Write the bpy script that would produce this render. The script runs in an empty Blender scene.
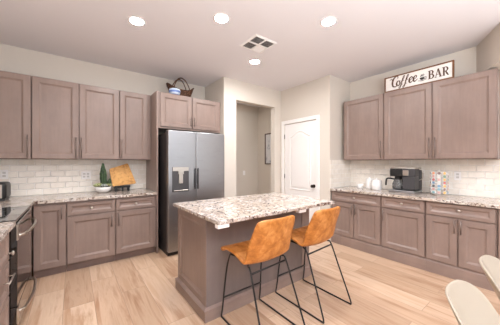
import bpy, bmesh, math, random
from mathutils import Vector, Matrix
random.seed(7)
SC = bpy.context.scene
COL = SC.collection
R = math.radians
PI = math.pi

# ------------------------------------------------------------------ camera
cam_data = bpy.data.cameras.new('camera')
cam_data.sensor_width = 36.0
cam_data.lens = 36.0 * 232.7 / 500.0
cam_data.clip_start = 0.05
cam = bpy.data.objects.new('camera', cam_data)
COL.objects.link(cam)
cam.location = (0, 0, 1.35)
cam.rotation_euler = (R(90), 0, R(52.74 - 90))
SC.camera = cam

# ------------------------------------------------------------------ world (daylight from the open living area)
world = bpy.data.worlds.new('world'); SC.world = world
world.use_nodes = True
wn = world.node_tree.nodes
wn['Background'].inputs[0].default_value = (0.97, 0.985, 1.0, 1)
wn['Background'].inputs[1].default_value = 1.2
LAMP_STRENGTH = 440.0
def area(name, loc, rot, sx, sy, power, col):
    l = bpy.data.lights.new(name, 'AREA'); l.shape = 'RECTANGLE'; l.size = sx; l.size_y = sy; l.energy = power; l.color = col
    o = bpy.data.objects.new(name, l); COL.objects.link(o); o.location = loc; o.rotation_euler = rot
    return o
# two fill lights added out of view
area('added_ceiling_fill', (0.5, -1.5, 1.75), (R(180), 0, 0), 3.0, 1.6, 330, (0.88, 0.94, 1.0))  # added upward fill that brightens the ceiling, standing in for bounced daylight
area('added_hallway_fill', (3.0, 4.25, 2.80), (0, 0, 0), 0.25, 0.25, 5, (1.0, 0.95, 0.9))  # added fill to lift the hallway, no lamp is seen there
SC.cycles.use_denoising = True
SC.cycles.max_bounces = 8
SC.cycles.diffuse_bounces = 5
SC.view_settings.view_transform = 'Standard'
SC.view_settings.look = 'None'
SC.view_settings.gamma = 1.0
SC.view_settings.use_curve_mapping = False
SC.view_settings.exposure = 0.24

# ------------------------------------------------------------------ materials
def srgb(r, g, b):
    def f(c):
        c /= 255.0
        return c / 12.92 if c <= 0.04045 else ((c + 0.055) / 1.055) ** 2.4
    return (f(r), f(g), f(b), 1)

def mat(name, col, rough=0.5, metal=0.0, spec=0.5, emit=None, es=0.0, trans=0.0, coat=0.0):
    m = bpy.data.materials.new(name); m.use_nodes = True
    b = m.node_tree.nodes['Principled BSDF']
    b.inputs['Base Color'].default_value = col
    b.inputs['Roughness'].default_value = rough
    b.inputs['Metallic'].default_value = metal
    b.inputs['Specular IOR Level'].default_value = spec
    b.inputs['Transmission Weight'].default_value = trans
    b.inputs['Coat Weight'].default_value = coat
    if emit:
        b.inputs['Emission Color'].default_value = emit
        b.inputs['Emission Strength'].default_value = es
    return m

def nodes(m):
    nt = m.node_tree
    return nt, nt.nodes, nt.links, nt.nodes['Principled BSDF']

def ramp(N, stops, interp='LINEAR'):
    r = N.new('ShaderNodeValToRGB'); r.color_ramp.interpolation = interp
    el = r.color_ramp.elements
    while len(el) < len(stops): el.new(0.5)
    for e, (p, c) in zip(el, stops): e.position = p; e.color = c
    return r

def coords(N, L, scale=(1, 1, 1), rot=(0, 0, 0), loc=(0, 0, 0)):
    tc = N.new('ShaderNodeTexCoord'); mp = N.new('ShaderNodeMapping')
    mp.inputs['Scale'].default_value = scale; mp.inputs['Rotation'].default_value = rot; mp.inputs['Location'].default_value = loc
    L.new(tc.outputs['Object'], mp.inputs['Vector'])
    return mp

def noise(N, L, vec, scale, detail=4, rough=0.5, dist=0.0):
    n = N.new('ShaderNodeTexNoise')
    n.inputs['Scale'].default_value = scale; n.inputs['Detail'].default_value = detail
    n.inputs['Roughness'].default_value = rough; n.inputs['Distortion'].default_value = dist
    if vec: L.new(vec.outputs[0], n.inputs['Vector'])
    return n

def mixc(N, L, fac, a, b, blend='MIX'):
    x = N.new('ShaderNodeMix'); x.data_type = 'RGBA'; x.blend_type = blend
    for sock, v in ((x.inputs['Factor'], fac), (x.inputs['A'], a), (x.inputs['B'], b)):
        if hasattr(v, 'is_output') or hasattr(v, 'links'): L.new(v, sock)
        else: sock.default_value = v
    return x.outputs['Result']

def bump(N, L, b, height, strength, dist=0.01):
    bp = N.new('ShaderNodeBump'); bp.inputs['Strength'].default_value = strength; bp.inputs['Distance'].default_value = dist
    L.new(height, bp.inputs['Height']); L.new(bp.outputs['Normal'], b.inputs['Normal'])

def wall_paint(name, col):
    m = mat(name, col, 0.85, spec=0.2); nt, N, L, b = nodes(m)
    n = noise(N, L, coords(N, L), 90, 3)
    bump(N, L, b, n.outputs['Fac'], 0.12, 0.004)
    return m

def wood_paint(name, c1, c2, axis='z', rough=0.34):
    m = mat(name, c1, rough, spec=0.4); nt, N, L, b = nodes(m)
    s = {'z': (18, 18, 1.3), 'x': (1.3, 18, 18)}[axis]
    g = noise(N, L, coords(N, L, s), 1.6, 6, 0.6)
    p = noise(N, L, coords(N, L, (1, 1, 0.6)), 4.0, 4, 0.6)
    r1 = ramp(N, [(0.2, (0.1, 0.1, 0.1, 1)), (0.8, (0.9, 0.9, 0.9, 1))]); L.new(g.outputs['Fac'], r1.inputs[0])
    r2 = ramp(N, [(0.3, (0.86, 0.86, 0.87, 1)), (0.7, (1.08, 1.08, 1.08, 1))]); L.new(p.outputs['Fac'], r2.inputs[0])
    c = mixc(N, L, r1.outputs[0], c1, c2)
    c = mixc(N, L, 1.0, c, r2.outputs[0], 'MULTIPLY')
    L.new(c, b.inputs['Base Color'])
    return m

def granite(name):
    m = mat(name, (0.8, 0.75, 0.7, 1), 0.12, spec=0.5); nt, N, L, b = nodes(m)
    co = coords(N, L)
    big = noise(N, L, co, 6, 5, 0.6, 0.8)
    rb = ramp(N, [(0.36, srgb(200, 189, 178)), (0.47, srgb(182, 166, 151)), (0.55, srgb(214, 206, 199)), (0.68, srgb(178, 166, 156))])
    L.new(big.outputs['Fac'], rb.inputs[0])
    gry = noise(N, L, coords(N, L, (1, 1, 1), (0, 0, 0), (3, 5, 1)), 30, 6, 0.68, 0.7)
    rg = ramp(N, [(0.53, (0, 0, 0, 1)), (0.60, (1, 1, 1, 1))]); L.new(gry.outputs['Fac'], rg.inputs[0])
    c = mixc(N, L, rg.outputs[0], rb.outputs[0], srgb(158, 144, 136))
    drk = noise(N, L, coords(N, L, (1, 1, 1), (0, 0, 0), (9, 2, 4)), 24, 6, 0.7, 0.9)
    rd = ramp(N, [(0.545, (0, 0, 0, 1)), (0.595, (1, 1, 1, 1))]); L.new(drk.outputs['Fac'], rd.inputs[0])
    c = mixc(N, L, rd.outputs[0], c, srgb(92, 68, 60))
    blk = noise(N, L, coords(N, L, (1, 1, 1), (0, 0, 0), (1, 7, 2)), 44, 4, 0.6, 0.5)
    rk = ramp(N, [(0.60, (0, 0, 0, 1)), (0.64, (1, 1, 1, 1))]); L.new(blk.outputs['Fac'], rk.inputs[0])
    c = mixc(N, L, rk.outputs[0], c, srgb(52, 42, 42))
    L.new(c, b.inputs['Base Color'])
    return m

def plank_floor(name):
    m = mat(name, (0.6, 0.45, 0.33, 1), 0.33, spec=0.45); nt, N, L, b = nodes(m)
    tc = N.new('ShaderNodeTexCoord'); sep = N.new('ShaderNodeSeparateXYZ'); com = N.new('ShaderNodeCombineXYZ')
    L.new(tc.outputs['Object'], sep.inputs[0])
    ax = N.new('ShaderNodeMath'); ax.operation = 'ADD'; ax.inputs[1].default_value = 20.0
    ay = N.new('ShaderNodeMath'); ay.operation = 'ADD'; ay.inputs[1].default_value = 20.06 - 0.178 + 0.014
    L.new(sep.outputs['Y'], ax.inputs[0]); L.new(sep.outputs['X'], ay.inputs[0])
    L.new(ax.outputs[0], com.inputs['X']); L.new(ay.outputs[0], com.inputs['Y'])
    br = N.new('ShaderNodeTexBrick')
    br.offset = 0.37; br.offset_frequency = 2; br.squash = 1.0
    br.inputs['Scale'].default_value = 1.0; br.inputs['Brick Width'].default_value = 1.22; br.inputs['Row Height'].default_value = 0.236
    br.inputs['Mortar Size'].default_value = 0.0022; br.inputs['Mortar Smooth'].default_value = 0.2; br.inputs['Bias'].default_value = 0.0
    br.inputs['Color1'].default_value = (0, 0, 0, 1); br.inputs['Color2'].default_value = (1, 1, 1, 1); br.inputs['Mortar'].default_value = (0.5, 0.5, 0.5, 1)
    L.new(com.outputs[0], br.inputs['Vector'])
    rp = ramp(N, [(0.0, srgb(188, 158, 132)), (0.5, srgb(203, 173, 147)), (1.0, srgb(213, 186, 161))]); L.new(br.outputs['Color'], rp.inputs[0])
    # grain runs along the plank; shifted by plank so that neighbours differ
    mp = N.new('ShaderNodeMapping'); mp.inputs['Scale'].default_value = (9, 0.8, 1)
    addv = N.new('ShaderNodeVectorMath'); addv.operation = 'ADD'
    scl = N.new('ShaderNodeVectorMath'); scl.operation = 'SCALE'; scl.inputs['Scale'].default_value = 7.0
    L.new(br.outputs['Color'], scl.inputs[0]); L.new(tc.outputs['Object'], addv.inputs[0]); L.new(scl.outputs[0], addv.inputs[1])
    L.new(addv.outputs[0], mp.inputs['Vector'])
    g = noise(N, L, mp, 1.5, 6, 0.6, 0.5)
    rg = ramp(N, [(0.32, srgb(206, 180, 158)), (0.5, (1, 1, 1, 1)), (0.66, srgb(238, 228, 218))]); L.new(g.outputs['Fac'], rg.inputs[0])
    c = mixc(N, L, 0.75, rp.outputs[0], rg.outputs[0], 'MULTIPLY')
    c = mixc(N, L, br.outputs['Fac'], c, srgb(166, 138, 116))
    L.new(c, b.inputs['Base Color'])
    inv = N.new('ShaderNodeMath'); inv.operation = 'SUBTRACT'; inv.inputs[0].default_value = 1.0; L.new(br.outputs['Fac'], inv.inputs[1])
    bump(N, L, b, inv.outputs[0], 0.15, 0.003)
    return m

def subway(name, plane):
    """plane 'xz' or 'yz': running-bond tile on a wall"""
    m = mat(name, (0.8, 0.75, 0.7, 1), 0.16, spec=0.5); nt, N, L, b = nodes(m)
    tc = N.new('ShaderNodeTexCoord'); sep = N.new('ShaderNodeSeparateXYZ'); com = N.new('ShaderNodeCombineXYZ')
    L.new(tc.outputs['Object'], sep.inputs[0])
    ax = N.new('ShaderNodeMath'); ax.operation = 'ADD'; ax.inputs[1].default_value = 20.0 * 0.16 + 0.05
    az = N.new('ShaderNodeMath'); az.operation = 'ADD'; az.inputs[1].default_value = 0.08 * 20 - 0.914
    L.new(sep.outputs['X' if plane == 'xz' else 'Y'], ax.inputs[0]); L.new(sep.outputs['Z'], az.inputs[0])
    L.new(ax.outputs[0], com.inputs['X']); L.new(az.outputs[0], com.inputs['Y'])
    br = N.new('ShaderNodeTexBrick'); br.offset = 0.5
    br.inputs['Scale'].default_value = 1.0; br.inputs['Brick Width'].default_value = 0.158; br.inputs['Row Height'].default_value = 0.08
    br.inputs['Mortar Size'].default_value = 0.005; br.inputs['Mortar Smooth'].default_value = 0.8
    br.inputs['Color1'].default_value = srgb(244, 238, 229); br.inputs['Color2'].default_value = srgb(236, 229, 219); br.inputs['Mortar'].default_value = srgb(253, 251, 248)
    L.new(com.outputs[0], br.inputs['Vector'])
    n = noise(N, L, coords(N, L), 12, 3)
    rn = ramp(N, [(0.3, (0.93, 0.92, 0.91, 1)), (0.7, (1.03, 1.03, 1.03, 1))]); L.new(n.outputs['Fac'], rn.inputs[0])
    c = mixc(N, L, 1.0, br.outputs['Color'], rn.outputs[0], 'MULTIPLY')
    L.new(c, b.inputs['Base Color'])
    inv = N.new('ShaderNodeMath'); inv.operation = 'SUBTRACT'; inv.inputs[0].default_value = 1.0; L.new(br.outputs['Fac'], inv.inputs[1])
    wav = noise(N, L, coords(N, L), 16, 2)
    add = N.new('ShaderNodeMath'); add.operation = 'MULTIPLY_ADD'; add.inputs[1].default_value = 0.18
    L.new(wav.outputs['Fac'], add.inputs[0]); L.new(inv.outputs[0], add.inputs[2])
    bump(N, L, b, add.outputs[0], 0.8, 0.006)
    return m

def brushed(name, col, rough=0.3, axis=(1, 1, 220)):
    m = mat(name, col, rough, 1.0); nt, N, L, b = nodes(m)
    n = noise(N, L, coords(N, L, axis), 3, 3)
    r = ramp(N, [(0.3, (rough * 0.75,) * 3 + (1,)), (0.7, (rough * 1.25,) * 3 + (1,))]); L.new(n.outputs['Fac'], r.inputs[0])
    L.new(r.outputs[0], b.inputs['Roughness'])
    bump(N, L, b, n.outputs['Fac'], 0.03, 0.002)
    return m

def mottled(name, stops, scale, rough=0.5, bumps=0.1, spec=0.4, metal=0.0):
    m = mat(name, stops[0][1], rough, metal, spec); nt, N, L, b = nodes(m)
    n = noise(N, L, coords(N, L), scale, 6, 0.62, 0.4)
    r = ramp(N, stops); L.new(n.outputs['Fac'], r.inputs[0]); L.new(r.outputs[0], b.inputs['Base Color'])
    f = noise(N, L, coords(N, L), scale * 9, 3)
    bump(N, L, b, f.outputs['Fac'], bumps, 0.003)
    return m

M = {}
M['wall'] = wall_paint('greige wall paint', srgb(211, 203, 193))
M['ceiling'] = wall_paint('ceiling paint', srgb(226, 223, 226))
M['white'] = mat('white gloss paint', srgb(236, 233, 231), 0.35)
M['wood'] = wood_paint('taupe stained maple', srgb(133, 114, 105), srgb(147, 127, 118))
M['wood_h'] = wood_paint('taupe stained maple horizontal', srgb(133, 114, 105), srgb(147, 127, 118), 'x')
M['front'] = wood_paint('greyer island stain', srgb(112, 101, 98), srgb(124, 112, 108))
M['toe'] = wood_paint('toe kick wood', srgb(122, 102, 94), srgb(132, 111, 102), 'x')
M['granite'] = granite('speckled granite')
M['floor'] = plank_floor('wood look plank tile')
M['tile_xz'] = subway('cream subway tile', 'xz')
M['tile_yz'] = subway('cream subway tile side', 'yz')
M['nickel'] = mat('brushed nickel', srgb(200, 192, 184), 0.28, 1.0)
M['pull'] = mat('dark nickel pull', srgb(128, 116, 110), 0.35, 1.0)
M['steel'] = brushed('brushed stainless', srgb(164, 165, 168), 0.34)
M['steel_dark'] = mat('grey appliance side', srgb(66, 62, 62), 0.5, 0.3)
M['black'] = mat('black plastic', srgb(24, 23, 24), 0.4)
M['dgrey'] = mat('dark grey plastic', srgb(62, 60, 62), 0.45)
M['blackglass'] = mat('black glass', srgb(16, 15, 16), 0.04, spec=0.8, coat=1.0)
M['rangeglass'] = mat('range front steel', srgb(140, 130, 124), 0.06, 1.0)
M['iron'] = mat('black powder coated steel', srgb(46, 44, 44), 0.42, 0.5)
M['leather'] = mottled('cognac leather', [(0.3, srgb(142, 80, 30)), (0.5, srgb(184, 116, 52)), (0.7, srgb(212, 150, 88))], 14, 0.42, 0.12)
M['wicker'] = mottled('dark wicker', [(0.35, srgb(48, 28, 20)), (0.55, srgb(88, 54, 38)), (0.66, srgb(168, 126, 92))], 60, 0.7, 0.5)
M['bamboo'] = mottled('bamboo board', [(0.35, srgb(168, 112, 46)), (0.5, srgb(204, 148, 74)), (0.7, srgb(222, 172, 98))], 22, 0.45, 0.05)
M['cactus'] = mottled('dark green cactus', [(0.35, srgb(30, 46, 28)), (0.6, srgb(62, 84, 54)), (0.75, srgb(110, 126, 92))], 40, 0.6, 0.3)
M['succulent'] = mottled('pale succulent', [(0.3, srgb(112, 124, 78)), (0.6, srgb(166, 170, 120)), (0.8, srgb(196, 196, 160))], 20, 0.6)
M['succulent_grey'] = mottled('grey succulent', [(0.3, srgb(128, 134, 128)), (0.7, srgb(184, 188, 182))], 20, 0.6)
M['ceramic'] = mat('white ceramic', srgb(238, 236, 234), 0.2)
M['soil'] = mottled('potting soil', [(0.3, srgb(50, 40, 32)), (0.7, srgb(90, 74, 60))], 60, 0.9)
M['blue'] = mat('blue glaze', srgb(92, 122, 186), 0.3)
M['lblue'] = mat('pale blue glaze', srgb(206, 220, 238), 0.3)
M['signwood'] = wood_paint('sign frame wood', srgb(104, 68, 42), srgb(124, 82, 52), 'x', 0.6)
M['signwhite'] = wood_paint('whitewashed board', srgb(236, 232, 228), srgb(226, 221, 216), 'x', 0.7)
M['ink'] = mat('brown lettering', srgb(84, 58, 42), 0.6)
M['inkblack'] = mat('black lettering', srgb(40, 34, 32), 0.6)
M['shell'] = mat('cream moulded plastic', srgb(158, 146, 130), 0.42)
M['beech'] = wood_paint('beech legs', srgb(196, 150, 102), srgb(210, 168, 122))
M['glass'] = mat('carafe glass', (0.85, 0.85, 0.85, 1), 0.03, trans=0.9)
M['coffee'] = mat('coffee', srgb(30, 18, 12), 0.1)
M['lamp'] = mat('lamp diffuser', (1, 1, 1, 1), 0.5, emit=(1.0, 0.99, 0.985, 1), es=LAMP_STRENGTH)
M['void'] = mat('duct interior', srgb(90, 86, 84), 0.9)
M['socket'] = mat('outlet socket', srgb(196, 192, 188), 0.4)
M['art'] = mottled('pale watercolour art', [(0.3, srgb(70, 86, 116)), (0.45, srgb(214, 214, 216)), (0.8, srgb(232, 230, 228))], 4, 0.6)
M['frame_dark'] = mat('dark picture frame', srgb(74, 50, 38), 0.5)
M['bronze'] = mat('dark bronze', srgb(58, 46, 40), 0.35, 0.8)
M['rubber'] = mat('rubber', srgb(40, 38, 38), 0.8)

# ------------------------------------------------------------------ mesh helper
class MB:
    def __init__(s): s.bm = bmesh.new(); s.mi = 0
    def _add(s, verts, faces, smooth=False):
        vs = [s.bm.verts.new(v) for v in verts]; out = []
        for f in faces:
            try:
                fc = s.bm.faces.new([vs[i] for i in f]); fc.smooth = smooth; fc.material_index = s.mi; out.append(fc)
            except ValueError: pass
        return vs, out
    def box(s, x0, x1, y0, y1, z0, z1, bev=0.0, seg=1):
        v = [(x0, y0, z0), (x1, y0, z0), (x1, y1, z0), (x0, y1, z0), (x0, y0, z1), (x1, y0, z1), (x1, y1, z1), (x0, y1, z1)]
        f = [(3, 2, 1, 0), (4, 5, 6, 7), (0, 1, 5, 4), (1, 2, 6, 5), (2, 3, 7, 6), (3, 0, 4, 7)]
        vs, fs = s._add(v, f)
        if bev > 0:
            ed = list({e for fc in fs for e in fc.edges})
            r = bmesh.ops.bevel(s.bm, geom=ed, offset=bev, segments=seg, profile=0.5, affect='EDGES', clamp_overlap=True)
            for fc in r['faces']: fc.material_index = s.mi; fc.smooth = seg > 1
        return s
    def prism(s, pts, a, b, axis='y'):
        """pts 2D polygon extruded from a to b along axis"""
        n = len(pts)
        def P(p, t): return {'y': (p[0], t, p[1]), 'x': (t, p[0], p[1]), 'z': (p[0], p[1], t)}[axis]
        v = [P(p, a) for p in pts] + [P(p, b) for p in pts]
        f = [tuple(range(n)), tuple(range(2 * n - 1, n - 1, -1))] + [(i, i + n, (i + 1) % n + n, (i + 1) % n) for i in range(n)]
        s._add(v, f); return s
    def rings(s, rings, close=True, cap0=False, cap1=False, smooth=True):
        n = len(rings[0]); v = [p for r in rings for p in r]; f = []
        for i in range(len(rings) - 1):
            for j in range(n if close else n - 1):
                a, b = i * n + j, i * n + (j + 1) % n
                f.append((a, b, b + n, a + n))
        k = len(rings) - 1
        if cap0: f.append(tuple(range(n - 1, -1, -1)))
        if cap1: f.append(tuple(k * n + j for j in range(n)))
        s._add(v, f, smooth); return s
    def lathe(s, prof, c=(0, 0, 0), n=24, axis='z', cap0=True, cap1=True, smooth=True):
        rs = []
        for r, h in prof:
            ring = []
            for j in range(n):
                a = 2 * PI * j / n; p, q = r * math.cos(a), r * math.sin(a)
                o = {'z': (p, q, h), 'y': (p, h, q), 'x': (h, p, q)}[axis]
                ring.append((c[0] + o[0], c[1] + o[1], c[2] + o[2]))
            rs.append(ring)
        return s.rings(rs, True, cap0, cap1, smooth)
    def tube(s, pts, r, n=8, caps=True):
        pts = [Vector(p) for p in pts]; k = len(pts); rs = []
        rad = r if isinstance(r, (list, tuple)) else [r] * k
        up = None
        for i in range(k):
            t = (pts[min(i + 1, k - 1)] - pts[max(i - 1, 0)]).normalized()
            if up is None:
                up = Vector((0, 0, 1)) if abs(t.z) < 0.9 else Vector((1, 0, 0))
            a = (up - t * up.dot(t)).normalized(); b = t.cross(a); up = a
            rs.append([tuple(pts[i] + rad[i] * (math.cos(2 * PI * j / n) * a + math.sin(2 * PI * j / n) * b)) for j in range(n)])
        return s.rings(rs, True, caps, caps, True)
    def panel(s, x0, x1, z0, z1, yf, th, fw, rec=0.015, bw=0.020):
        """framed door or drawer front facing -y with a recessed centre"""
        def ring(i, y): return [(x0 + i, y, z0 + i), (x1 - i, y, z0 + i), (x1 - i, y, z1 - i), (x0 + i, y, z1 - i)]
        rs = [ring(0, yf + th), ring(0, yf + 0.003), ring(0.003, yf), ring(fw, yf), ring(fw + 0.003, yf + 0.004), ring(fw + bw, yf + rec)]
        return s.rings(rs, True, True, True, False)
    def build(s, name, m=None, parent=None, loc=None, mods=None):
        bmesh.ops.recalc_face_normals(s.bm, faces=s.bm.faces)
        me = bpy.data.meshes.new(name); s.bm.to_mesh(me); s.bm.free()
        for x in (m if isinstance(m, (list, tuple)) else [m]): me.materials.append(x)
        o = bpy.data.objects.new(name, me); COL.objects.link(o)
        if parent: o.parent = parent
        if loc: o.location = loc
        return o

def arc(pts, n=6):
    """Catmull-Rom through pts"""
    P = [Vector(p) for p in pts]; P = [2 * P[0] - P[1]] + P + [2 * P[-1] - P[-2]]; out = []
    for i in range(1, len(P) - 2):
        a, b, c, d = P[i - 1:i + 3]
        for k in range(n):
            t = k / n
            out.append(0.5 * ((2 * b) + (c - a) * t + (2 * a - 5 * b + 4 * c - d) * t * t + (3 * b - a - 3 * c + d) * t ** 3))
    out.append(P[-2]); return out

def tag(o, label=None, cat=None, group=None, kind=None):
    if label: o['label'] = label
    if cat: o['category'] = cat
    if group: o['group'] = group
    if kind: o['kind'] = kind
    return o
def thing(name, label, cat, loc, rotz=0.0, group=None):
    o = bpy.data.objects.new(name, None); o.empty_display_size = 0.1; COL.objects.link(o)
    o.location = loc; o.rotation_euler = (0, 0, rotz)
    return tag(o, label, cat, group)
def struct(o): o['kind'] = 'structure'; return o
def copy_tree(o, parent=None):
    c = o.copy(); COL.objects.link(c)
    if parent: c.parent = parent
    for ch in list(o.children): copy_tree(ch, c)
    return c

# ------------------------------------------------------------------ the room shell
XL, XA, XD, XB = -0.98, 2.09, 3.48, 4.13
YA, YH, YR = 4.22, 3.50, 2.33
ZC = 2.845
YBK = -2.6
struct(MB().box(XL - 0.1, 6.2, YBK, 5.0, -0.06, 0).build('floor', M['floor']))
struct(MB().box(XL - 0.1, 6.2, YBK, 5.0, ZC, ZC + 0.06).build('ceiling', M['ceiling']))
struct(MB().box(XL - 0.1, XL, YBK, YA + 0.1, 0, ZC).build('wall_left', M['wall']))
struct(MB().box(XL, XA, YA, YA + 0.1, 0, ZC).build('wall_back', M['wall']))
struct(MB().box(XA, XA + 0.11, YH, YA + 0.68, 0, ZC).build('wall_alcove', M['wall']))
OX0, OX1, OZ = 2.35, 3.30, 2.485
w = MB(); w.box(XA + 0.11, OX0, YH, YH + 0.115, 0, ZC); w.box(OX1, XD, YH, YH + 0.115, 0, ZC); w.box(OX0, OX1, YH, YH + 0.115, OZ, ZC)
struct(w.build('wall_hallway_opening', M['wall']))
struct(MB().box(XA + 0.11, 4.1, 4.9, 5.0, 0, ZC).build('wall_hallway_back', M['wall']))
struct(MB().box(4.0, 4.1, YH + 0.115, 4.9, 0, ZC).build('wall_hallway_right', M['wall']))
DY0, DY1, DZ = 2.60, 3.40, 2.13
w = MB(); w.box(XD, XD + 0.115, YR, DY0, 0, ZC); w.box(XD, XD + 0.115, DY1, YH + 0.115, 0, ZC); w.box(XD, XD + 0.115, DY0, DY1, DZ, ZC)
struct(w.build('wall_pantry', M['wall']))
struct(MB().box(XD + 0.115, XB + 0.1, YR, YR + 0.1, 0, ZC).build('wall_return', M['wall']))
struct(MB().box(XB, XB + 0.1, YBK + 0.8, YR, 0, ZC).build('wall_right', M['wall']))
struct(MB().prism([(XB, 0.62), (3.58, 0.335), (3.58, -0.4), (XB, -0.4)], 2.44, ZC, 'z').build('wall_soffit_right', M['wall']))
# tiled splashback
struct(MB().box(XL, 0.99, YA - 0.010, YA, 0.90, 1.392).build('wall_backsplash_back', M['tile_xz']))
struct(MB().box(XL, XL + 0.010, 1.2, YA - 0.010, 0.90, 1.392).build('wall_backsplash_left', M['tile_yz']))
struct(MB().box(XD, XB, YR - 0.010, YR, 0.90, 1.392).build('wall_backsplash_return', M['tile_xz']))
struct(MB().box(XB - 0.010, XB, -0.3, YR - 0.010, 0.90, 1.392).build('wall_backsplash_right', M['tile_yz']))
# skirting and casings
b = MB(); b.box(XA, OX0, YH - 0.014, YH, 0, 0.10, 0.003); b.box(OX1, XD, YH - 0.014, YH, 0, 0.10, 0.003)
struct(b.build('baseboard_hallway', M['white']))
b = MB(); b.box(XD - 0.014, XD, YR, DY0 - 0.075, 0, 0.10, 0.003); b.box(XD - 0.014, XD, DY1 + 0.075, YH - 0.014, 0, 0.10, 0.003)
struct(b.build('baseboard_pantry', M['white']))
b = MB(); b.box(XA + 0.11, 4.0, 4.886, 4.9, 0, 0.10, 0.003)
struct(b.build('baseboard_hall_back', M['white']))
c = MB()
c.box(XD - 0.018, XD, DY0 - 0.07, DY0, 0, DZ + 0.07, 0.004); c.box(XD - 0.018, XD, DY1, DY1 + 0.07, 0, DZ + 0.07, 0.004); c.box(XD - 0.018, XD, DY0, DY1, DZ, DZ + 0.07, 0.004)
struct(c.build('trim_1', M['white']))

# pantry door (faces -X): local x along -Y
door = MB(); door.box(0, 0.794, 0, 0.036, 0, 2.115, 0.002)
def arch_outline(x0, x1, z0, z1, rise, n=14):
    pts = [(x0, z0), (x1, z0), (x1, z1 - rise)]
    for k in range(1, n):
        t = k / n; x = x1 + (x0 - x1) * t
        pts.append((x, z1 - rise + rise * (0.5 - 0.5 * math.cos(2 * PI * t)) ** 0.8))
    pts.append((x0, z1 - rise)); return pts
def inset(pts, d):
    cx = (min(p[0] for p in pts) + max(p[0] for p in pts)) / 2; cz = (min(p[1] for p in pts) + max(p[1] for p in pts)) / 2
    hx = max(p[0] for p in pts) - cx; hz = max(p[1] for p in pts) - cz
    return [(cx + (p[0] - cx) * (hx - d) / hx, cz + (p[1] - cz) * (hz - d) / hz) for p in pts]
d1 = struct(door.build('door_1', M['white'])); d1.location = (XD + 0.012, DY1 - 0.003, 0.010); d1.rotation_euler = (0, 0, -PI / 2)
for (z0, z1, rise) in ((0.80, 1.965, 0.11), (0.22, 0.70, 0.0)):
    o = arch_outline(0.13, 0.664, z0, z1, rise) if rise else [(0.13, z0), (0.664, z0), (0.664, z1), (0.13, z1)]
    p = MB()
    lo = [[(x, 0.001, z) for x, z in o], [(x, -0.009, z) for x, z in inset(o, 0.008)], [(x, -0.009, z) for x, z in inset(o, 0.016)],
          [(x, -0.001, z) for x, z in inset(o, 0.030)], [(x, -0.001, z) for x, z in inset(o, 0.046)], [(x, -0.007, z) for x, z in inset(o, 0.072)]]
    p.rings(lo, True, True, True, False); p.build('door_panel', M['white'], d1)
k = MB(); k.lathe([(0.032, 0.0), (0.032, -0.006), (0.012, -0.012), (0.012, -0.035), (0.026, -0.045), (0.030, -0.058), (0.024, -0.070), (0.006, -0.074)], (0.730, 0, 0.91), 20, 'y')
tag(k.build('door_knob', M['bronze'], d1), 'dark bronze round knob')
for z in (0.25, 1.06, 1.87):
    h = MB(); h.box(-0.004, 0.006, -0.016, 0.0, z - 0.045, z + 0.045, 0.002); h.build('hinge', M['bronze'], d1)

# ------------------------------------------------------------------ cabinetry
def pull_mesh(mb, x, z0, z1, yf, vertical=True):
    """bar pull standing off the face at y = yf"""
    r = 0.0052
    if vertical:
        mb.tube([(x, yf - 0.030, z0), (x, yf - 0.030, z1)], r, 10)
        for z in (z0 + 0.03, z1 - 0.03): mb.tube([(x, yf + 0.001, z), (x, yf - 0.030, z)], 0.0042, 8)
    else:
        mb.tube([(z0, yf - 0.030, x), (z1, yf - 0.030, x)], r, 10)
        for z in (z0 + 0.03, z1 - 0.03): mb.tube([(z, yf + 0.001, x), (z, yf - 0.030, x)], 0.0042, 8)
def knob_mesh(mb, x, z, yf):
    mb.lathe([(0.009, 0.001), (0.006, -0.006), (0.006, -0.014), (0.016, -0.020), (0.017, -0.026), (0.010, -0.031), (0.002, -0.032)], (x, yf, z), 16, 'y')
TH = 0.020
def cabinet(name, label, loc, rotz, w, d, z0, z1, fronts, cat='cabinet', toe=None, group=None, face=M['wood']):
    t = thing(name, label, cat, loc, rotz, group)
    MB().box(0.001, w - 0.001, 0.0, d, z0, z1, 0.0015).build('body', face, t)
    if toe == 'recess': MB().box(0.001, w - 0.001, 0.055, d, 0.0, z0).build('toe_kick', M['toe'], t)
    if toe == 'plinth':
        p = MB(); p.box(0.0, w, -0.012, d, 0, z0 - 0.016); p.prism([(-0.012, z0 - 0.016), (-0.004, z0 - 0.001), (d, z0 - 0.001), (d, z0 - 0.016)], 0, w, 'x')
        p.build('plinth', M['wood_h'], t)
    for f in fronts:
        dr = f['k'] == 'drawer'
        m = MB(); m.panel(f['x'][0], f['x'][1], f['z'][0], f['z'][1], -TH, TH - 0.0015, 0.036 if dr else 0.062)
        o = m.build('drawer' if dr else 'door', M['wood_h'] if dr else M['wood'], t)
        if 'pull' in f:
            h = MB(); pull_mesh(h, f['pull'][0], f['pull'][1], f['pull'][2], -TH); tag(h.build('handle', M['pull'], o), 'slim dark nickel bar pull')
        if 'hpull' in f:
            h = MB(); pull_mesh(h, f['hpull'][0], f['hpull'][1], f['hpull'][2], -TH, False); tag(h.build('handle', M['nickel'], o), 'nickel bar pull')
        if 'knob' in f:
            h = MB(); knob_mesh(h, f['knob'][0], f['knob'][1], -TH); tag(h.build('knob', M['nickel'], o), 'small round nickel knob')
    return t

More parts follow.
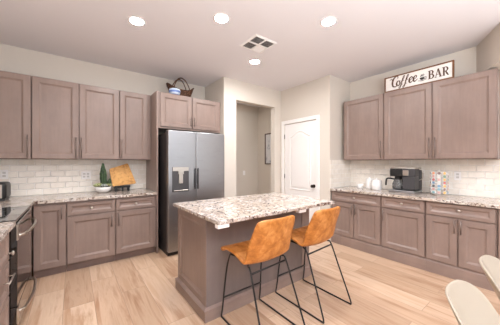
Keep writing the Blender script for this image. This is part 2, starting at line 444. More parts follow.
ZT = 0.876; ZU0, ZU1 = 1.392, 2.42
YF = 3.612     # carcass front of the run on the back wall (doors stand 2 cm proud)
DA = YA - 0.012 - YF
DT, DB = (0.702, 0.846), (0.112, 0.682)   # drawer front and door heights
GA = 'base cabinets left of the refrigerator'
cabinet('base_cabinet', 'taupe corner base cabinet with one tall door beside the range', (-0.366, YF, 0), 0, 0.302, DA, 0.098, ZT,
        [dict(k='door', x=(0.008, 0.296), z=(0.112, 0.846), pull=(0.258, 0.672, 0.822))], toe='recess', group=GA)
cabinet('base_cabinet', 'taupe base cabinet with drawer and right-handled door below the white planter', (-0.063, YF, 0), 0, 0.519, DA, 0.098, ZT,
        [dict(k='drawer', x=(0.008, 0.511), z=DT, knob=(0.25, 0.775)), dict(k='door', x=(0.008, 0.511), z=DB, pull=(0.474, 0.50, 0.665))], toe='recess', group=GA)
cabinet('base_cabinet', 'taupe base cabinet with drawer and left-handled door next to refrigerator panel', (0.457, YF, 0), 0, 0.528, DA, 0.098, ZT,
        [dict(k='drawer', x=(0.008, 0.505), z=DT, knob=(0.25, 0.775)), dict(k='door', x=(0.008, 0.505), z=DB, pull=(0.036, 0.50, 0.665))], toe='recess', group=GA)
p = MB(); p.box(0.987, 1.010, 3.585, YA, 0.0, ZU1, 0.0015)
tag(p.build('refrigerator_end_panel', M['wood']), 'tall narrow taupe end panel between left counter and refrigerator', 'panel')
# left run (faces +X)
XF = -0.392
DLR = XF - XL - 0.012
cabinet('corner_filler_cabinet', 'narrow taupe cabinet face between range and back counter corner', (XF, 3.222, 0), PI / 2, 0.385, DLR, 0.098, ZT,
        [dict(k='door', x=(0.008, 0.36), z=(0.112, 0.846))], toe='recess')
cabinet('drawer_cabinet', 'taupe three-drawer base cabinet at left edge in front of the range', (XF, 1.60, 0), PI / 2, 0.838, DLR, 0.098, ZT,
        [dict(k='drawer', x=(0.008, 0.83), z=(0.640, 0.846), knob=(0.80, 0.69)), dict(k='drawer', x=(0.008, 0.83), z=(0.380, 0.630), hpull=(0.53, 0.62, 0.82)),
         dict(k='drawer', x=(0.008, 0.83), z=(0.112, 0.370), hpull=(0.27, 0.34, 0.50))], toe='recess')
# wall cabinets on the back wall
YU = 3.908; DU = YA - 0.002 - YU
GU = 'wall cabinets left of the refrigerator'
uz = (ZU0 + 0.008, ZU1 - 0.010); uh = (1.412, 1.685)
cabinet('wall_cabinet', 'taupe single-door wall cabinet over toaster at left picture edge', (-0.97, YU, 0), 0, 0.563, DU, ZU0, ZU1,
        [dict(k='door', x=(0.03, 0.555), z=uz, pull=(0.530, *uh))], group=GU)
cabinet('wall_cabinet', 'taupe double-door wall cabinet above the white planter', (-0.405, YU, 0), 0, 0.950, DU, ZU0, ZU1,
        [dict(k='door', x=(0.006, 0.462), z=uz, pull=(0.436, *uh)), dict(k='door', x=(0.476, 0.944), z=uz, pull=(0.496, *uh))], group=GU)
cabinet('wall_cabinet', 'narrow taupe wall cabinet with left-handled door above cutting board', (0.547, YU, 0), 0, 0.438, DU, ZU0, ZU1,
        [dict(k='door', x=(0.006, 0.385), z=uz, pull=(0.026, *uh))], group=GU)
# above refrigerator
cabinet('refrigerator_cabinet', 'short two-door taupe cabinet above the stainless refrigerator', (1.0105, 3.615, 0), 0, 1.073, YA - 3.617, 1.872, ZU1,
        [dict(k='door', x=(0.035, 0.532), z=(1.90, ZU1 - 0.012), pull=(0.508, 1.925, 2.075)), dict(k='door', x=(0.545, 1.035), z=(1.90, ZU1 - 0.012), pull=(0.570, 1.925, 2.075))])
# coffee bar run (faces -X)
XFB = 3.512; DBB = XB - 0.012 - XFB
GB = 'coffee bar base cabinets'
cabinet('base_cabinet', 'taupe base cabinet with two doors below white canisters at pantry end', (XFB, 2.316, 0), -PI / 2, 0.804, DBB, 0.150, ZT,
        [dict(k='drawer', x=(0.012, 0.792), z=(0.716, 0.864), knob=(0.416, 0.80)), dict(k='door', x=(0.012, 0.398), z=(0.165, 0.700), pull=(0.378, 0.535, 0.69)),
         dict(k='door', x=(0.408, 0.792), z=(0.165, 0.700), pull=(0.432, 0.535, 0.69))], toe='plinth', group=GB)
cabinet('base_cabinet', 'taupe single-door base cabinet below the coffee maker', (XFB, 1.511, 0), -PI / 2, 0.523, DBB, 0.150, ZT,
        [dict(k='drawer', x=(0.010, 0.513), z=(0.716, 0.864), knob=(0.268, 0.80)), dict(k='door', x=(0.010, 0.513), z=(0.165, 0.700), pull=(0.034, 0.535, 0.69))], toe='plinth', group=GB)
cabinet('base_cabinet', 'taupe two-door base cabinet below pod carousel behind the beige dining chairs', (XFB, 0.987, 0), -PI / 2, 0.618, DBB, 0.150, ZT,
        [dict(k='drawer', x=(0.010, 0.606), z=(0.716, 0.864), knob=(0.322, 0.80)), dict(k='door', x=(0.010, 0.303), z=(0.165, 0.700), pull=(0.282, 0.535, 0.69)),
         dict(k='door', x=(0.315, 0.606), z=(0.165, 0.700), pull=(0.340, 0.535, 0.69))], toe='plinth', group=GB)
cabinet('base_cabinet', 'sliver of taupe base cabinet at right picture edge', (XFB, 0.368, 0), -PI / 2, 0.46, DBB, 0.150, ZT,
        [dict(k='door', x=(0.010, 0.45), z=(0.165, 0.864))], toe='plinth', group=GB)
XUB = 3.818; DUB = XB - 0.002 - XUB
GBU = 'coffee bar wall cabinets'
cabinet('wall_cabinet', 'taupe single-door wall cabinet beside pantry wall above white canisters', (XUB, 2.272, 0), -PI / 2, 0.668, DUB, ZU0, ZU1,
        [dict(k='door', x=(0.008, 0.660), z=uz, pull=(0.632, *uh))], group=GBU)
cabinet('wall_cabinet', 'wide two-door taupe wall cabinet below the coffee sign', (XUB, 1.603, 0), -PI / 2, 1.206, DUB, ZU0, ZU1,
        [dict(k='door', x=(0.008, 0.600), z=uz, pull=(0.578, *uh)), dict(k='door', x=(0.614, 1.198), z=uz, pull=(0.642, *uh))], group=GBU)

# worktops
w = MB(); w.prism([(XL + 0.012, YA - 0.012), (XL + 0.012, 3.214), (-0.352, 3.214), (-0.352, 3.565), (0.985, 3.565), (0.985, YA - 0.012)], ZT + 0.001, 0.914, 'z')
tag(w.build('worktop', M['granite']), 'speckled granite worktop along back wall under toaster and planter', 'countertop')
w = MB(); w.box(XL + 0.012, -0.340, 1.58, 2.444, ZT + 0.001, 0.914, 0.004, 2)
tag(w.build('worktop', M['granite']), 'short speckled granite worktop at left edge in front of range', 'countertop')
w = MB(); w.box(3.462, XB - 0.012, -0.10, YR - 0.012, ZT + 0.001, 0.914, 0.004, 2)
tag(w.build('worktop', M['granite']), 'long speckled granite worktop carrying the coffee maker', 'countertop')

# ------------------------------------------------------------------ range (faces +X; local x -> world Y)
rg = thing('range', 'stainless electric range with black glass cooktop at left', 'range', (-0.395, 2.452, 0), PI / 2)
MB().box(0.003, 0.755, 0.0, 0.56, 0.05, 0.893, 0.002).build('body', M['steel_dark'], rg)
m = MB(); m.box(0.002, 0.756, -0.050, 0.565, 0.894, 0.918, 0.003); m.build('cooktop', M['blackglass'], rg)
for (x, y, r) in ((0.19, 0.12, 0.10), (0.56, 0.12, 0.085), (0.19, 0.40, 0.075), (0.56, 0.40, 0.10)):
    q = MB(); q.lathe([(r, 0.9182), (r, 0.9188), (r - 0.004, 0.9188), (r - 0.004, 0.9182)], (x, y, 0), 32, 'z', False, False); q.build('burner_ring', M['dgrey'], rg)
def range_front(name, z0, z1, hz):
    f = MB(); f.box(0.004, 0.754, -0.062, -0.002, z0, z1, 0.002)
    for fc in f.bm.faces:
        pass
    o = f.build(name, [M['rangeglass'], M['blackglass']], rg)
    for pl in o.data.polygons:
        if abs(pl.normal.x) > 0.9: pl.material_index = 1
    h = MB(); h.tube(arc([(0.055, -0.062, hz), (0.10, -0.094, hz), (0.22, -0.110, hz), (0.38, -0.117, hz), (0.54, -0.110, hz), (0.66, -0.094, hz), (0.705, -0.062, hz)], 5), 0.011, 10)
    tag(h.build('handle', M['nickel'], o), 'bowed nickel bar handle')
    e = MB(); e.box(-0.002, 0.080, -0.067, -0.056, z1 - 0.125, z1 - 0.006, 0.002); e.build('corner_bracket', M['nickel'], o)
range_front('oven_door', 0.265, 0.888, 0.790)
range_front('warming_drawer', 0.06, 0.258, 0.205)
MB().box(0.02, 0.74, 0.02, 0.55, 0.0, 0.049).build('base', M['black'], rg)

# ------------------------------------------------------------------ refrigerator (faces -Y)
fr = thing('refrigerator', 'side-by-side stainless refrigerator with water dispenser in alcove', 'refrigerator', (1.075, 3.325, 0))
MB().box(0.004, 0.922, 0.085, 0.82, 0.03, 1.785, 0.003).build('body', M['steel_dark'], fr)
MB().box(0.01, 0.916, 0.06, 0.80, 0.0, 0.055).build('base_grille', M['black'], fr)
f = MB(); f.box(0.0, 0.4215, 0.0, 0.078, 0.062, 1.815, 0.010, 3); fd = f.build('freezer_door', M['steel'], fr)
f = MB(); f.box(0.4255, 0.926, 0.0, 0.078, 0.062, 1.815, 0.010, 3); rd = f.build('refrigerator_door', M['steel'], fr)
def fridge_handle(x, par):
    h = MB(); h.box(x - 0.011, x + 0.011, -0.030, -0.012, 0.95, 1.265, 0.004, 2); h.box(x - 0.009, x + 0.009, -0.013, 0.001, 0.97, 1.00); h.box(x - 0.009, x + 0.009, -0.013, 0.001, 1.215, 1.245)
    tag(h.build('handle', M['dgrey'], par), 'dark grey pocket handle')
fridge_handle(0.405, fd); fridge_handle(0.445, rd)
dp = MB(); dp.box(0.055, 0.305, -0.006, 0.002, 0.925, 1.285, 0.004)
dpo = tag(dp.build('water_dispenser', M['dgrey'], fd), 'dark grey recessed water dispenser')
MB().box(0.060, 0.300, -0.010, -0.005, 1.225, 1.282, 0.003).build('control_panel', M['nickel'], dpo)
n = MB(); n.box(0.140, 0.220, -0.022, -0.005, 1.180, 1.228, 0.003); n.box(0.150, 0.210, -0.016, -0.005, 1.045, 1.180, 0.004); n.build('dispenser_paddle', M['nickel'], dpo)
MB().box(0.075, 0.285, -0.026, -0.005, 0.935, 0.950, 0.003).build('drip_tray', M['nickel'], dpo)
for x in (0.06, 0.86):
    MB().box(x - 0.05, x + 0.05, 0.03, 0.16, 1.786, 1.822, 0.006, 2).build('hinge_cover', M['dgrey'], fr)

# ------------------------------------------------------------------ island
isl = thing('kitchen_island', 'taupe wood island with panelled side in room centre', 'island', (1.58, 2.135, 0))
IX, IY = 0.680, 0.330     # half size of the body
MB().box(-IX + 0.02, IX - 0.02, -IY, IY, 0.002, 0.882, 0.0015).build('body', M['wood'], isl)
# side panels (framed) facing -X and +X
for sgn in (-1, 1):
    m = MB(); m.panel(-IY - 0.004, IY + 0.004, 0.10, 0.880, -0.02, 0.019, 0.072, 0.015, 0.026)
    for v in m.bm.verts:
        x, y, z = v.co
        v.co = (sgn * (IX - 0.02) + sgn * (-y), -sgn * -x if sgn < 0 else x, z)
    m.build('side_panel', M['wood'], isl)
m = MB(); m.box(-IX - 0.020, IX + 0.028, -IY - 0.026, IY + 0.022, 0.0, 0.098); m.rings([[(-IX - 0.028, -IY - 0.026, 0.098), (IX + 0.028, -IY - 0.026, 0.098), (IX + 0.028, IY + 0.026, 0.098), (-IX - 0.028, IY + 0.026, 0.098)], [(-IX - 0.002, -IY - 0.004, 0.116), (IX + 0.002, -IY - 0.004, 0.116), (IX + 0.002, IY + 0.004, 0.116), (-IX - 0.002, IY + 0.004, 0.116)]], True, False, True, False)
m.build('base_moulding', M['wood_h'], isl)
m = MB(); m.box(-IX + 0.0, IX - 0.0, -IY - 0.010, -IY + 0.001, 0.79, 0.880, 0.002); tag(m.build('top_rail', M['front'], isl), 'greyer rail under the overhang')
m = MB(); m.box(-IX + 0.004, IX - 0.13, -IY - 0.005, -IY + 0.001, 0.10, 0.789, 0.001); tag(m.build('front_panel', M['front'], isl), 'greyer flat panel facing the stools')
m = MB(); m.box(IX - 0.13, IX - 0.0, -IY - 0.010, -IY + 0.001, 0.10, 0.789, 0.002); m.build('corner_stile', M['wood'], isl)
for x in (-0.722, 0.185):
    m = MB(); m.box(x, x + 0.10, -IY - 0.286, -IY - 0.235, 0.853, 0.8825, 0.002); tag(m.build('support_bracket', M['white'], isl), 'small white support block under the counter edge')
w = MB(); w.box(0.853, 2.350, 1.512, 2.492, 0.883, 0.914, 0.005, 2)
tag(w.build('worktop', M['granite']), 'speckled granite island countertop with brown flecks in room centre', 'countertop')

# ------------------------------------------------------------------ bar stools
def make_stool(label, loc):
    t = thing('bar_stool', label, 'stool', loc, 0, 'cognac leather bar stools')
    prof = [(0.256, 0.592, 0.238), (0.252, 0.616, 0.250), (0.236, 0.630, 0.252), (0.165, 0.628, 0.247), (0.08, 0.610, 0.242), (0.0, 0.590, 0.240), (-0.045, 0.577, 0.238), (-0.086, 0.580, 0.236),
            (-0.118, 0.618, 0.233), (-0.140, 0.690, 0.229), (-0.164, 0.765, 0.222), (-0.188, 0.84, 0.213), (-0.208, 0.902, 0.204), (-0.218, 0.934, 0.190)]
    NU = 14; rows = []
    for i, (y, z, hw) in enumerate(prof):
        back = min(1.0, max(0.0, (i - 5) / 4.0)); fr_ = 1.0 if i > 3 else (0.6 if i == 3 else 0.15)
        row = []
        for j in range(NU + 1):
            u = -1 + 2 * j / NU; a = abs(u)
            lift = (0.030 * a ** 2.4) * (1 - back) * fr_; wrap = 0.050 * a ** 2.2 * back * (1.0 if i < 11 else 0.8)
            top = -0.016 * a ** 8 if i == len(prof) - 1 else (-0.006 * a ** 6 if i == len(prof) - 2 else 0)
            row.append((u * hw, y + wrap, z + lift + top))
        rows.append(row)
    m = MB(); m.rings(rows, False, False, False, True)
    o = m.build('seat_shell', M['leather'], t)
    md = o.modifiers.new('thick', 'SOLIDIFY'); md.thickness = 0.026; md.offset = 0.0
    md = o.modifiers.new('sub', 'SUBSURF'); md.levels = 1; md.render_levels = 2
    r = 0.0072
    for s in (-1, 1):
        f = MB()
        f.tube(arc([(s * 0.150, 0.05, 0.572), (s * 0.182, 0.165, 0.578), (s * 0.187, 0.205, 0.560), (s * 0.197, 0.245, 0.40), (s * 0.211, 0.280, 0.10), (s * 0.214, 0.294, 0.020), (s * 0.214, 0.272, 0.0085),
                     (s * 0.214, 0.10, 0.0085), (s * 0.214, -0.10, 0.0085), (s * 0.214, -0.255, 0.0085), (s * 0.214, -0.282, 0.018), (s * 0.210, -0.255, 0.10), (s * 0.198, -0.165, 0.33), (s * 0.188, -0.085, 0.535), (s * 0.182, -0.050, 0.556), (s * 0.150, 0.0, 0.566)], 4), r, 10)
        f.build('leg_frame', M['iron'], t)
    f = MB(); f.tube([(-0.207, 0.267, 0.187), (0.207, 0.267, 0.187)], r, 10); f.build('footrest', M['iron'], t)
    f = MB(); f.tube([(-0.187, -0.095, 0.515), (0.187, -0.091, 0.530)], r, 10); f.build('stretcher', M['iron'], t)
    f = MB(); f.box(-0.165, 0.165, -0.02, 0.14, 0.562, 0.574, 0.002); f.build('mounting_plate', M['iron'], t)
    return t
make_stool('cognac leather bar stool nearest the refrigerator, at the island front corner', (1.245, 1.470, 0))
st = copy_tree([o for o in COL.objects if o.name.startswith('bar_stool')][0])
st.location = (1.882, 1.457, 0)
st['label'] = 'cognac leather bar stool nearer the coffee bar, at the far island end'

# ------------------------------------------------------------------ dining shell chairs
def make_shell(label, loc, rz):
    t = thing('dining_chair', label, 'chair', loc, rz, 'cream shell dining chairs')
    prof = [(0.235, 0.405, 0.17), (0.222, 0.432, 0.205), (0.17, 0.448, 0.225), (0.08, 0.44, 0.235), (-0.02, 0.43, 0.235), (-0.09, 0.438, 0.23), (-0.13, 0.47, 0.225), (-0.160, 0.52, 0.222),
            (-0.192, 0.59, 0.218), (-0.224, 0.66, 0.214), (-0.255, 0.73, 0.206), (-0.278, 0.785, 0.186), (-0.292, 0.82, 0.150), (-0.300, 0.838, 0.09)]
    NU = 14; rows = []
    for i, (y, z, hw) in enumerate(prof):
        back = min(1.0, max(0.0, (i - 4) / 4.0))
        row = []
        for j in range(NU + 1):
            u = -1 + 2 * j / NU; a = abs(u); k = hw / 0.22
            row.append((u * hw, y + 0.075 * a ** 2 * back * k * k, z + 0.05 * a ** 2.2 * (1 - back) * (0.3 if i < 2 else 1)))
        rows.append(row)
    m = MB(); m.rings(rows, False, False, False, True)
    o = m.build('seat_shell', M['shell'], t)
    md = o.modifiers.new('thick', 'SOLIDIFY'); md.thickness = 0.012; md.offset = 0.0
    md = o.modifiers.new('sub', 'SUBSURF'); md.levels = 1; md.render_levels = 2
    for sx, sy in ((1, 1), (-1, 1), (1, -1), (-1, -1)):
        l = MB(); l.tube([(sx * 0.13, sy * 0.12 - 0.01, 0.40), (sx * 0.22, sy * 0.22 - 0.01, 0.0)], [0.017, 0.010], 12); l.build('leg', M['beech'], t)
    f = MB(); f.tube([(-0.14, -0.13, 0.395), (0.14, 0.11, 0.395)], 0.008, 8); f.tube([(0.14, -0.13, 0.395), (-0.14, 0.11, 0.395)], 0.008, 8); f.box(-0.10, 0.10, -0.10, 0.08, 0.400, 0.424, 0.003)
    f.build('seat_frame', M['iron'], t)
    return t
make_shell('nearest cream moulded dining chair, lower right corner', (1.37, 0.0, 0), R(180))
dc = copy_tree([o for o in COL.objects if o.name.startswith('dining_chair')][0])
for o in COL.objects:
    if o.name.startswith('dining_chair'): o.scale = (1, 1, 0.945)
dc.location = (1.905, -0.03, 0)
dc['label'] = 'cream moulded dining chair at right edge, behind the nearer one'

# ------------------------------------------------------------------ ceiling lights and vent
for (x, y, lab) in ((0.536, 2.68, 'round recessed ceiling light nearest the back-left cabinets'), (1.225, 2.10, 'round recessed ceiling light above the island end near the refrigerator, left of the vent'),
                    (2.156, 1.46, 'round recessed ceiling light above the coffee bar side, right of the vent'), (2.141, 2.70, 'round recessed ceiling light nearest the hallway, below the vent in the picture')):
    t = thing('ceiling_light', lab, 'ceiling light', (x, y, ZC), 0, 'recessed ceiling lights')
    m = MB(); m.lathe([(0.084, 0.0), (0.082, -0.005), (0.067, -0.009), (0.063, -0.004), (0.063, 0.0)], (0, 0, 0), 36, 'z', False, False); m.build('trim_ring', M['white'], t)
    m = MB(); m.lathe([(0.063, -0.0035), (0.03, -0.006), (0.001, -0.0065)], (0, 0, 0), 32, 'z', False, True); m.build('diffuser', M['lamp'], t)
v = thing('ceiling_vent', 'square white four-way air vent in the ceiling', 'vent', (1.865, 2.28, ZC))
m = MB(); o_, i_ = 0.170, 0.146
m.rings([[(-o_, -o_, 0), (o_, -o_, 0), (o_, o_, 0), (-o_, o_, 0)], [(-o_, -o_, -0.004), (o_, -o_, -0.004), (o_, o_, -0.004), (-o_, o_, -0.004)], [(-i_, -i_, -0.011), (i_, -i_, -0.011), (i_, i_, -0.011), (-i_, i_, -0.011)], [(-i_, -i_, -0.001), (i_, -i_, -0.001), (i_, i_, -0.001), (-i_, i_, -0.001)]], True, False, False, False)
m.box(-i_, i_, -0.009, 0.009, -0.013, -0.002); m.box(-0.009, 0.009, -i_, i_, -0.0132, -0.002)
m.build('frame', M['white'], v)
MB().box(-i_, i_, -i_, i_, -0.0018, -0.0008).build('duct_opening', M['void'], v)
for (cx, cy, ax_) in ((-0.077, -0.077, 'x'), (0.077, -0.077, 'y'), (-0.077, 0.077, 'y'), (0.077, 0.077, 'x')):
    m = MB()
    for k in range(7):
        o = -0.056 + k * 0.0187; lean = 0.006 * (1 if ax_ == 'y' or cx > 0 and False else (-1 if cx > 0 else 1))
        if ax_ == 'x': m.prism([(cy + o - 0.001 - lean, -0.012), (cy + o + 0.001 - lean, -0.012), (cy + o + 0.001 + lean, -0.002), (cy + o - 0.001 + lean, -0.002)], cx - 0.066, cx + 0.066, 'x')
        else: m.prism([(cx + o - 0.001 - lean, -0.012), (cx + o + 0.001 - lean, -0.012), (cx + o + 0.001 + lean, -0.002), (cx + o - 0.001 + lean, -0.002)], cy - 0.066, cy + 0.066, 'y')
    m.build('louvre', M['white'], v)

# ------------------------------------------------------------------ sign above the coffee bar (faces -X; local x -> -Y)
sg = thing('sign', 'framed white sign reading Coffee BAR on top of right wall cabinets', 'sign', (3.828, 1.600, 2.4205), -PI / 2)
SW, SH = 0.822, 0.226
MB().box(0.010, SW - 0.010, 0.004, 0.018, 0.008, SH - 0.008).build('board', M['signwhite'], sg)
m = MB(); m.box(0, SW, -0.006, 0.022, 0, 0.016); m.box(0, SW, -0.006, 0.022, SH - 0.016, SH); m.box(0, 0.016, -0.006, 0.022, 0.016, SH - 0.016); m.box(SW - 0.016, SW, -0.006, 0.022, 0.016, SH - 0.016)
m.build('frame', M['signwood'], sg)
def stroke(mb, pts, wds, y0=0.0015, y1=0.0045, n=6):
    P = arc([(p[0], p[1], 0) for p in pts], n); k = len(P); wl = []
    seg = len(pts) - 1
    for i in range(k):
        t = i / (k - 1) * (len(wds) - 1); a = int(min(t, len(wds) - 2)); wl.append(wds[a] + (wds[a + 1] - wds[a]) * (t - a))
    L_, R_ = [], []
    for i in range(k):
        t = (P[min(i + 1, k - 1)] - P[max(i - 1, 0)]).normalized(); nrm = Vector((-t.y, t.x, 0)) * wl[i] / 2
        L_.append(P[i] + nrm); R_.append(P[i] - nrm)
    mb.rings([[(L_[i].x, y0, L_[i].y), (R_[i].x, y0, R_[i].y), (R_[i].x, y1, R_[i].y), (L_[i].x, y1, L_[i].y)] for i in range(k)], True, True, True, False)
def glyph(mb, ox, oz, s, strokes, gain=1.15):
    for pts, wds in strokes: stroke(mb, [(ox + x * s, oz + z * s) for x, z in pts], [w_ * s * gain for w_ in wds])
tk, tn = 0.15, 0.05
C_ = [([(0.10, 0.98), (0.30, 1.10), (0.42, 0.98), (0.34, 0.90)], [0.04, 0.06, 0.05, 0.04]),
      ([(1.02, 0.98), (1.06, 1.22), (0.86, 1.30), (0.56, 1.04), (0.42, 0.55), (0.50, 0.12), (0.80, 0.02), (1.08, 0.26)], [0.06, 0.08, 0.10, 0.17, 0.18, 0.15, 0.10, 0.04])]
O_ = [([(0.34, 0.62), (0.16, 0.58), (0.06, 0.28), (0.16, 0.03), (0.36, 0.10), (0.44, 0.38), (0.34, 0.62), (0.62, 0.50)], [0.06, 0.11, 0.15, 0.08, 0.11, 0.13, 0.05, 0.04])]
F_ = [([(0.02, 0.20), (0.26, 0.58), (0.52, 1.12), (0.56, 1.36), (0.44, 1.34), (0.28, 0.86), (0.06, 0.0), (-0.12, -0.40), (-0.28, -0.36), (-0.10, -0.10), (0.36, 0.14)], [0.04, 0.05, 0.07, 0.08, 0.10, 0.15, 0.16, 0.12, 0.06, 0.05, 0.04]),
      ([(0.06, 0.60), (0.46, 0.66)], [0.07, 0.07])]
E_ = [([(0.02, 0.22), (0.30, 0.36), (0.40, 0.54), (0.30, 0.64), (0.14, 0.48), (0.10, 0.18), (0.22, 0.02), (0.50, 0.24)], [0.04, 0.05, 0.08, 0.08, 0.13, 0.15, 0.09, 0.04])]
lt = MB(); S_ = 0.108; bz = 0.062
glyph(lt, 0.060, bz - 0.004, S_ * 1.08, C_); glyph(lt, 0.158, bz, S_ * 1.1, O_); glyph(lt, 0.218, bz + 0.004, S_ * 0.86, F_, 1.05); glyph(lt, 0.268, bz + 0.004, S_ * 0.86, F_, 1.05)
glyph(lt, 0.316, bz + 0.006, S_ * 1.2, E_); glyph(lt, 0.368, bz + 0.008, S_ * 1.2, E_)
lt.build('coffee_lettering', M['ink'], sg)
lt = MB()
def serif(x, z, w_): return ([(x - w_ / 2, z), (x + w_ / 2, z)], [0.05, 0.05])
B_ = [([(0.14, 0), (0.14, 1)], [tk, tk]), serif(0.12, 0.025, 0.30), serif(0.12, 0.975, 0.30), ([(0.14, 0.975), (0.36, 0.96), (0.46, 0.76), (0.36, 0.56), (0.14, 0.53)], [0.05, 0.09, 0.15, 0.09, 0.05]),
      ([(0.14, 0.53), (0.40, 0.50), (0.52, 0.27), (0.40, 0.05), (0.14, 0.025)], [0.05, 0.09, 0.16, 0.09, 0.05])]
A_ = [([(0.06, 0), (0.30, 1.0)], [0.06, 0.07]), ([(0.30, 1.0), (0.54, 0)], [0.15, 0.15]), ([(0.15, 0.34), (0.46, 0.34)], [0.05, 0.05]), serif(0.06, 0.025, 0.22), serif(0.54, 0.025, 0.28)]
R_l = [([(0.14, 0), (0.14, 1)], [tk, tk]), serif(0.12, 0.025, 0.30), serif(0.12, 0.975, 0.30), ([(0.14, 0.975), (0.38, 0.95), (0.48, 0.74), (0.38, 0.53), (0.14, 0.50)], [0.05, 0.09, 0.15, 0.09, 0.05]),
       ([(0.30, 0.50), (0.42, 0.22), (0.52, 0.03), (0.60, 0.06)], [0.10, 0.15, 0.10, 0.04])]
for ch, x in ((B_, 0.552), (A_, 0.626), (R_l, 0.704)): glyph(lt, x, 0.056, 0.112, ch, 1.1)
lt.build('bar_lettering', M['ink'], sg)
ic = MB()
ic.prism([(0.454, 0.104), (0.458, 0.084), (0.470, 0.070), (0.496, 0.070), (0.508, 0.084), (0.512, 0.104)], 0.0015, 0.0045, 'y')
stroke(ic, [(0.510, 0.102), (0.530, 0.099), (0.526, 0.082), (0.506, 0.078)], [0.006, 0.006])
stroke(ic, [(0.432, 0.068), (0.483, 0.058), (0.536, 0.070)], [0.004, 0.009, 0.004])
for dx in (0.470, 0.484, 0.498): stroke(ic, [(dx, 0.112), (dx - 0.006, 0.124), (dx + 0.006, 0.136), (dx, 0.150)], [0.003, 0.007, 0.003])
ic.build('cup_emblem', M['inkblack'], sg)

# ------------------------------------------------------------------ basket and bowl above the refrigerator
bk = thing('wicker_basket', 'dark woven boat-shaped basket with arched handle on refrigerator cabinet', 'basket', (1.485, 3.945, 2.4205))
bk.scale = (1.04, 1.0, 1.22)
NB = 40; rings_ = []
for i in range(9):
    t = i / 8; rx = 0.13 + 0.095 * t ** 0.8; ry = 0.08 + 0.05 * t ** 0.8; ring = []
    for j in range(NB):
        a = 2 * PI * j / NB; zr = 0.125 + 0.085 * abs(math.cos(a)) ** 2.5
        wv = 0.0035 * (1 if (i + j) % 2 else -1)
        ring.append(((rx + wv) * math.cos(a), (ry + wv) * math.sin(a), zr * t))
    rings_.append(ring)
m = MB(); m.rings(rings_, True, True, False, True); bo = m.build('woven_body', M['wicker'], bk); bo.modifiers.new('thick', 'SOLIDIFY').thickness = 0.006
m = MB(); m.tube([Vector(rings_[-1][j % NB]) for j in range(NB + 1)], 0.009, 8, False); m.build('rim', M['wicker'], bk)
for y in (-0.075, 0.075):
    m = MB(); m.tube(arc([(-0.135, y, 0.13), (-0.115, y * 0.9, 0.205), (-0.06, y * 0.7, 0.285), (0.0, y * 0.6, 0.312), (0.06, y * 0.7, 0.285), (0.115, y * 0.9, 0.205), (0.135, y, 0.13)], 5), 0.008, 8); m.build('handle', M['wicker'], bk)
sb = MB()
prof = [(0.05, 0.0), (0.075, 0.02), (0.092, 0.05), (0.098, 0.085), (0.090, 0.115), (0.060, 0.130)]
for i in range(len(prof) - 1):
    sb.mi = 1 if i in (1, 3, 4) else 0
    sb.lathe(prof[i:i + 2], (0, 0, 0), 28, 'z', i == 0, i == len(prof) - 2)
bo = sb.build('striped_bowl', [M['blue'], M['lblue']]); bo.scale = (0.92, 0.92, 0.86); bo.location = (1.300, 3.705, 2.4205)
tag(bo, 'blue and white striped upturned bowl in front of the wicker basket', 'bowl')

# ------------------------------------------------------------------ left counter items
pl = thing('planter', 'white bowl of cactus and succulents beside the cutting board', 'plant', (0.352, 4.00, 0.9145))
m = MB(); m.lathe([(0.052, 0.0), (0.075, 0.012), (0.098, 0.045), (0.104, 0.082), (0.098, 0.082), (0.092, 0.05), (0.06, 0.03)], (0, 0, 0), 32, 'z', True, True); m.build('bowl', M['ceramic'], pl)
m = MB(); m.lathe([(0.098, 0.068), (0.05, 0.074), (0.001, 0.076)], (0, 0, 0), 24, 'z', True, True); m.build('soil', M['soil'], pl)
def cactus_rings(cx, cy, z0, h, r, lean=0.0, ribs=9):
    rs = []
    for i in range(15):
        t = i / 14; rr = r * (0.85 + 0.25 * math.sin(t * 2.6)) * (1 - max(0, t - 0.55) / 0.45 * 0.72) ; ring = []
        for j in range(ribs * 4):
            a = 2 * PI * j / (ribs * 4); q = rr * (1 + 0.13 * math.cos(a * ribs)) * (1 + 0.05 * math.sin(i * 2.1 + j))
            ring.append((cx + lean * t + q * math.cos(a), cy + q * math.sin(a), z0 + h * t))
        rs.append(ring)
    return rs
m = MB(); m.rings(cactus_rings(0.005, 0, 0.07, 0.355, 0.038, -0.01), True, False, True); tag(m.build('tall_cactus', M['cactus'], pl), 'tall dark green columnar cactus')
m = MB(); m.rings(cactus_rings(0.055, 0.01, 0.07, 0.13, 0.026, 0.03), True, False, True); tag(m.build('small_cactus', M['cactus'], pl), 'short dark green cactus')
def rosette(name, cx, cy, cz, R0, mt, lab):
    m = MB()
    for k in range(3):
        nl = 8 - 2 * k
        for j in range(nl):
            a = 2 * PI * j / nl + k * 0.4; el = R(15 + 28 * k); ln = R0 * (1 - 0.2 * k)
            d = Vector((math.cos(a) * math.cos(el), math.sin(a) * math.cos(el), math.sin(el)))
            p0 = Vector((cx, cy, cz)); m.tube([p0, p0 + d * ln * 0.4, p0 + d * ln * 0.75, p0 + d * ln], [R0 * 0.14, R0 * 0.25, R0 * 0.22, 0.001], 8)
    tag(m.build(name, mt, pl), lab)
rosette('succulent', -0.060, -0.03, 0.098, 0.072, M['succulent'], 'pale green rosette succulent')
rosette('succulent', 0.002, -0.058, 0.094, 0.060, M['succulent_grey'], 'grey rosette succulent')
rosette('succulent', 0.062, -0.035, 0.098, 0.052, M['succulent'], 'pale green rosette succulent at the right')

